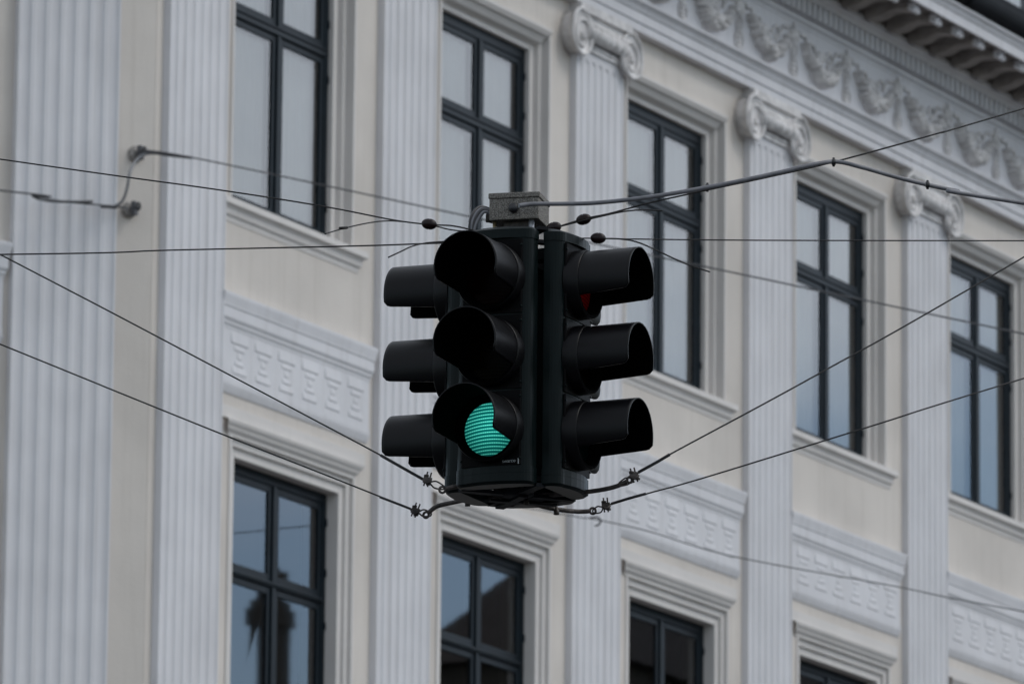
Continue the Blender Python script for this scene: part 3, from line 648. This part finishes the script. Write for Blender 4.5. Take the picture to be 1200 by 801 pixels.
# central pole, top and bottom plates
pl = MB(); pl.lathe([(0.022, 0), (0.022, 0.84)], (0, 0, -0.415), (0, 0, 1), 16); pl.build('centre_pole', steel, T)
for zz in (1.5*SEC+0.035, -1.5*SEC-0.06):
    q = MB(); q.lathe([(0.04, 0), (0.055, 0.006), (0.055, 0.016), (0.04, 0.022)], (0, 0, zz), (0, 0, 1), 20)
    for a in range(4): 
        an = TH+a*math.pi/2; M_ = Matrix.Rotation(an, 4, 'Z'); q.box(-0.016, 0.016, -0.19, -0.05, zz+0.002, zz+0.013, M_)
    q.build('head_plate', zinc, T)
# cast junction box on studs
jm = MB(); JM = Matrix.Rotation(R(-13), 4, 'Z'); zj = 0.450
jm.box(-0.079, 0.079, -0.075, 0.075, zj, zj+0.068); jm.box(-0.082, 0.082, -0.078, 0.078, zj+0.0685, zj+0.086)
jb = jm.build('junction_box', bx, T, rotz=R(-13), bevel=0.003); jb.location = (0, 0, 0)
for sx, mt in ((-0.066, brass), (0.052, galv)):
    MB().lathe([(0.006 if sx < 0 else 0.009, 0), (0.006 if sx < 0 else 0.009, 0.072)], (sx, -0.055, 0.382), (0, 0, 1), 10).build('stud', mt, jb)
MB().lathe([(0.016, -0.004), (0.016, 0.004), (0.012, 0.012)], (0.0, -0.080, zj+0.035), (0, -1, 0), 14).build('cable_gland', blackc, jb)
MB().box(-0.04, 0.04, -0.04, 0.04, 0.40, 0.4495).build('stem', steel, jb)
# cables looping from the box into the near head
for k in range(4):
    o_ = 0.011*k
    pts = spline([(-0.078, -0.05+0.02*k, zj+0.025+0.007*k), (-0.100-o_*0.6, -0.06+0.01*k, zj+0.030+0.008*k), (-0.122-o_*0.5, -0.07, zj-0.008+0.006*k), (-0.128-o_*.3, -0.075, zj-0.045), (-0.118, -0.085, zj-0.07)], 8)
    MB().tube(pts, 0.0052, 7).build('loop_cable', blackc if k % 2 else cablem, jb)
MB().lathe([(0.014, 0), (0.017, 0.02), (0.013, 0.04)], (-0.10, -0.03, zj+0.018), (1, 0.2, 0), 10).build('cable_gland', steel, jb)
# lower carrying arms
inv = T.matrix_world
bpy.context.view_layer.update(); TI = T.matrix_world.inverted()
ZA = -0.425
def loc(px, py, ahead):       # point in the light's own frame seen at (px,py), 'ahead' metres nearer than the pole
    return TI @ at(px, py, DIST-ahead)
arms = {
 'nl': [(522, 572.5, .17), (533, 570, .165), (552, 567.5, .15), (575, 570, .12), (590, 577, .06), (604, 582, .0)],
 'fl': [(502, 600.5, -.17), (512, 593, -.16), (530, 588.5, -.14), (552, 584.5, -.1), (580, 582, -.05), (604, 582, .0)],
 'nr': [(735, 563.5, .17), (722, 569.5, .16), (702, 574, .13), (670, 578, .08), (640, 580, .04), (606, 582, .0)],
 'fr': [(691, 598.5, -.17), (678, 599, -.16), (660, 597.5, -.13), (640, 594, -.1), (620, 588, -.04), (606, 582, .0)]}
for k, P_ in arms.items():
    pts = spline([loc(*p) for p in P_], 8); rr = [0.0072]*len(pts)
    a_ = MB().tube(pts, rr, 10).build('carrying_arm', steel, T)
    e = pts[0]; e2 = (pts[0]-pts[3]).normalized()
    ring = [e+e2*0.010+Vector((0.0, 0, 0))+(e2*math.cos(t_)+Vector((0, 0, 1)).cross(e2).cross(e2).normalized()*math.sin(t_))*0.0095 for t_ in [2*math.pi*j/14 for j in range(15)]]
    MB().tube(ring, 0.0040, 7, caps=False).build('arm_eye', steel, a_)
hub = MB(); c = loc(612, 583, 0)
M_ = Matrix.Translation(c) @ Matrix.Rotation(R(20), 4, 'Z')
hub.box(-0.055, 0.06, -0.05, 0.05, -0.012, 0.012, M_); hub.box(-0.05, -0.02, -0.11, 0.11, -0.020, -0.0125, M_); hub.box(-0.11, 0.11, -0.018, 0.012, -0.0205, -0.0127, M_)
hub.build('arm_hub', zinc, T, bevel=0.002)
for (px, py, ah) in ((652, 599, -.1), (548, 589, -.11), (588, 580, .02), (617, 588, .05), (600, 590, -.05)):
    p = loc(px, py, ah); MB().lathe([(0.009, -0.010), (0.009, 0.004), (0.005, 0.006), (0.005, 0.016)], p, (0, 0, 1), 6).build('bolt', steel, T)
# ================================================================== WIRES
def wire(name, label, pts, r, m, n=12, cat='wire', group=None, seg=7):
    P_ = [at(*p) for p in pts]; base = P_[0]
    q = spline([p-base for p in P_], n) if len(P_) > 2 else [P_[0]-base, P_[1]-base]
    o = MB().tube(q, r, seg).build(name, m, loc=base); tag(o, label, cat, group); return o
def part_tube(name, parent, pts, r, m, n=8, seg=7):
    q = [at(*p)-parent.location for p in pts]
    return MB().tube(spline(q, n) if len(q) > 2 else q, r, seg).build(name, m, parent)
def insulator(parent, px, py, d, ax):
    a = (at(*ax[1])-at(*ax[0])).normalized(); c = at(px, py, d)-parent.location
    prof = [(max(0.003, 0.0175*math.sqrt(max(0, 1-(q/12)**2))*(0.93 if q == 0 else 1)), 0.0245*q/12) for q in range(-12, 13)]
    o = MB().lathe(prof, c, a, 20).build('insulator', insm, parent)
    return o
def clamp(parent, px, py, d, tilt=0):
    c = at(px, py, d)-parent.location; M_ = Matrix.Translation(c) @ Matrix.Rotation(-hyaw, 4, 'Z') @ Matrix.Rotation(R(tilt), 4, 'Y')
    k = MB(); k.box(-0.013, 0.013, -0.010, 0.010, -0.010, 0.008, M_)
    for sx in (-0.006, 0.006):
        for sy in (-.006,):
            k.tube([M_ @ Vector((sx, sy, -0.022)), M_ @ Vector((sx, sy, 0.024))], 0.0028, 6)
    k.lathe([(0.008, 0), (0.008, 0.006)], M_ @ Vector((-0.006, -0.006, 0.008)), (0, 0, 1), 6); k.lathe([(0.008, 0), (0.008, 0.006)], M_ @ Vector((0.007, -0.004, -0.016)), (0, 0, 1), 6)
    k.tube([M_ @ Vector((-0.014, -0.012, -0.004)), M_ @ Vector((0.0, -0.014, -0.013)), M_ @ Vector((0.014, -0.012, -0.004))], 0.004, 6)
    return k.build('wire_clamp', steel, parent)
d = DIST
def eye(parent, e0, e1, dd):     # thin loop of wire from clamp to arm end
    a = at(*e0, dd); b = at(*e1, dd); mid = (a+b)/2; ax = (b-a); up = ax.normalized().cross(CF).normalized()
    pts = [a-parent.location, a+ax*.25+up*0.008-parent.location, mid+up*0.011-parent.location, b+up*.006-parent.location, b+ax*.1-parent.location, b-up*.006-parent.location, mid-up*0.010-parent.location, a+ax*.25-up*0.006-parent.location, a-parent.location]
    MB().tube(spline(pts, 4), 0.0026, 6).build('thimble', steel, parent)
# lower left pair
w6 = wire('stay_wire', 'upper of two lower left stay wires, hooked beside the lowest left visor', [(-900, -170, 25.5), (0, 298, 23.0), (126, 363.5, 22.8), (250, 429, 22.6), (350, 482, 22.4), (446, 533, 22.2), (500, 563.5, d-.17)], 0.0026, wirem, group='lower stay wires')
part_tube('wire_splice', w6, [(446, 533, 22.18), (472, 547.8, 22.17), (496, 561.3, 22.17)], 0.0048, blackc); clamp(w6, 501, 562, d-.17, 15); eye(w6, (503, 565), (519, 571), d-.17)
w7 = wire('stay_wire', 'lower of two lower left stay wires, ending lowest beneath the light', [(-900, 38, 25.5), (0, 403, 23.3), (134, 457.5, 23.0), (268, 511.5, 22.8), (380, 555.5, 22.6), (487, 598, d+.17)], 0.0026, wirem, group='lower stay wires')
part_tube('wire_splice', w7, [(445, 581.8, 22.53), (463, 588.7, 22.52), (481, 595.7, 22.51)], 0.0040, blackc); clamp(w7, 487, 598, d+.17, 20); eye(w7, (490, 600), (504, 602), d+.17)
w8 = wire('stay_wire', 'steeper of two stay wires rising right from beneath the light', [(742, 557.5, d-.17), (786, 531.5, 22.2), (958, 438.5, 22.5), (1200, 301, 23.0), (2000, -170, 25.0)], 0.0027, wirem, group='lower stay wires')
part_tube('wire_splice', w8, [(748, 553, 22.17), (768, 542, 22.17), (785, 532, 22.17)], 0.0050, blackc); clamp(w8, 743, 557, d-.17, -15); eye(w8, (741, 560), (727, 567), d-.17)
w9 = wire('stay_wire', 'shallower of two stay wires rising right from beneath the light', [(711, 592, d+.17), (760, 577.5, 22.5), (828, 558.5, 22.6), (1024, 498, 22.8), (1200, 443, 23.2), (2000, 200, 25.5)], 0.0026, wirem, group='lower stay wires')
part_tube('wire_splice', w9, [(716, 590, 22.51), (737, 583.5, 22.51), (757, 578, 22.51)], 0.0046, blackc); clamp(w9, 710, 592, d+.17, -5); eye(w9, (707, 594), (696, 599), d+.17)
# upper wires
w1 = wire('span_wire', 'highest wire at the left edge, descending to the light top', [(-900, 56, 25), (0, 186.5, 23.0), (250, 221.5, 22.6), (380, 242, 22.45), (460, 257.5, 22.4), (503, 263, d), (530, 264.5, d), (556, 270, d)], 0.0025, wirem, group='upper span wires')
part_tube('doubled_strand', w1, [(556, 272, d), (530, 269.5, d), (505, 264, d), (470, 259.5, 22.38), (450, 259, 22.36), (430, 261.5, 22.3), (403, 267.5, 22.2), (381, 274, 22.1)], 0.0022, wirem)
insulator(w1, 503, 262.5, d, ((480, 260, d), (520, 265.5, d)))
part_tube('strand_knot', w1, [(398, 267.5, 22.18), (407, 266.5, 22.2)], 0.0048, wirem)
w2 = wire('span_wire', 'level wire from the left edge passing behind the nearest top visor', [(-900, 306, 24.8), (0, 298, 23.2), (200, 293, 22.8), (420, 288, 22.45), (510, 285, 22.4), (600, 283.5, d), (625, 283, d)], 0.0025, wirem, group='upper span wires')
part_tube('loose_tail', w2, [(455, 301.5, 22.3), (470, 294.5, 22.33), (483, 288.5, 22.37), (500, 284.5, 22.4), (520, 283, 22.42)], 0.0023, wirem)
w3 = wire('span_wire', 'wire rising right from the light, highest at the right edge', [(630, 268.5, d), (650, 266.5, d), (684, 256.5, d), (715, 250, 22.3), (760, 238, 22.3), (829, 222.5, 22.35), (900, 207.5, 22.4), (980, 189, 22.5), (1100, 156, 22.7), (1200, 127, 23), (2000, -110, 25)], 0.0028, wirem, group='upper span wires')
part_tube('doubled_strand', w3, [(640, 270, d), (665, 263, d), (700, 254.5, 22.3), (730, 248, 22.28), (752, 246, 22.24), (777, 247, 22.2)], 0.0024, wirem)
insulator(w3, 649, 266.5, d, ((630, 272, d), (670, 261, d))); insulator(w3, 684, 257, d, ((660, 263, d), (705, 251, d)))
w4 = wire('span_wire', 'level thin wire from the light to the right edge', [(668, 279, d+.1), (700, 279.2, d), (740, 280, 22.35), (900, 281.5, 22.5), (1200, 282, 22.9), (2000, 283, 24.5)], 0.0022, wirem, group='upper span wires')
part_tube('loose_tail', w4, [(700, 279.5, d), (725, 279.8, 22.32), (748, 284, 22.3), (775, 296, 22.26), (805, 309.5, 22.22), (832, 318.5, 22.2)], 0.0025, wirem)
insulator(w4, 701, 279, d, ((690, 278.5, d), (715, 279.5, d)))
cb = wire('feed_cable', 'thick grey feed cable leaving the speckled box and sagging away to the right', [(608, 241, d-.09), (625, 239, d-.07), (660, 238.8, 22.3), (700, 237.5, 22.3), (760, 231, 22.3), (829, 219.5, 22.33), (900, 205, 22.38), (950, 193.5, 22.43), (980, 189.5, 22.48), (1010, 196, 22.5), (1060, 210, 22.6), (1120, 223.5, 22.7), (1200, 238, 22.8), (2000, 360, 24.5)], 0.0068, cablem, cat='cable', seg=10)
for (px, py) in ((829, 219.5), (977, 190), (1087, 216.5)):
    c_ = at(px, py, 22.4)-cb.location; k = MB(); k.tube([c_+Vector((0, 0, 0.014)), c_-Vector((0, 0, 0.014))], 0.0042, 7)
    k.lathe([(0.0095, -0.006), (0.0095, 0.006)], c_, CR, 10); k.build('cable_tie', blackc, cb)
# far wires near the facade
TF = Vector((math.cos(CA), -math.sin(CA), 0))
def anchor(px, py, dd, label):
    p = at(px, py, dd); a = empty('wall_anchor', p); tag(a, label, 'wall anchor', 'wire anchors on the corner wall')
    nrm = -Vector((math.sin(CA), math.cos(CA), 0))
    MB().lathe([(0.058, 0), (0.062, 0.012), (0.045, 0.03), (0.02, 0.04)], (0, 0, 0), nrm, 16).build('rose_plate', roset, a)
    MB().lathe([(0.013, 0.03), (0.013, 0.13)], (0, 0, 0), nrm, 10).build('eye_bolt', farwire, a)
    c = nrm*0.14; MB().tube([c+(nrm*math.cos(t_)+Vector((0, 0, 1))*math.sin(t_))*0.026 for t_ in [2*math.pi*j/12 for j in range(13)]], 0.009, 6, caps=False).build('eye', farwire, a)
    MB().box(-0.025, 0.025, -0.03, 0.0, -0.05, 0.05, Matrix.Translation(nrm*0.06)).build('clip', farwire, a)
    return a
def canted_dist(px, py, off):
    v = at(px, py, 1)-Vector((0, 0, CAMZ)); n_ = Vector((math.sin(CA), math.cos(CA), 0)); c = Vector((X0-0.10, FY+0.06, 0)); return ((c.dot(n_)-off)/v.dot(n_))
da = canted_dist(157, 176, 0.0); db = canted_dist(150, 245, 0.0)
anchor(158, 181, da-0.005, 'upper of the two wire anchors on the corner wall'); anchor(151, 246, db-0.005, 'lower of the two wire anchors on the corner wall')
f5 = wire('far_span_wire', 'blurred grey wire running from the upper wall anchor behind the light to the right', [(163, 175, da-.2), (230, 185.5, da-.6), (440, 230, 50.5), (700, 286, 49), (820, 311, 48.5), (1200, 391, 46), (1900, 538, 42)], 0.0058, farwire, group='far wires before the facade')
part_tube('cable_joint', f5, [(170, 176.5, da-.25), (195, 181.5, da-.35), (225, 184.8, da-.5)], 0.0105, farwire)
f6 = wire('far_span_wire', 'blurred wire from the left edge to the lower wall anchor', [(-700, 150, 47), (0, 223, 50.5), (40, 230, 50.9), (75, 236, db-.5), (105, 239, db-.4), (130, 241.5, db-.2), (148, 243, db-.12)], 0.0075, farwire, group='far wires before the facade')
part_tube('cable_joint', f6, [(38, 229.5, 50.9), (47, 233.5, 50.9), (62, 236, db-.6), (88, 236.5, db-.5), (108, 236, db-.4)], 0.010, farwire)
part_tube('strand_knot', f6, [(118, 242, db-.25), (127, 242, db-.25), (137, 243, db-.25)], [0.008]+[0.013]*15+[0.008], farwire)
f7 = wire('wall_cable', 'short grey cable curving between the two wall anchors', [(131, 243, db-.2), (143, 236, db-.25), (149, 220, db-.3), (152, 203, db-.3), (158, 190, da-.3), (170, 181, da-.25), (190, 180, da-.3), (225, 185, da-.5)], 0.011, mat('pale_grey_cable', (0.26, 0.26, 0.27), 0.6), cat='cable')
f8 = wire('far_span_wire', 'faint far wire passing under the light towards the lower right', [(604, 593, 57.0), (640, 598.5, 52.5), (680, 606, 48.7), (697, 608, 48.8), (760, 622, 49), (858, 651, 49.5), (1047, 686, 50), (1200, 716, 50), (1900, 840, 50)], 0.0042, farwire, group='far wires before the facade')
part_tube('hooked_end', f8, [(690, 607, 48.7), (699, 605.5, 48.7), (704, 609, 48.7), (702, 614, 48.7), (697, 616, 48.7)], 0.0065, farwire)
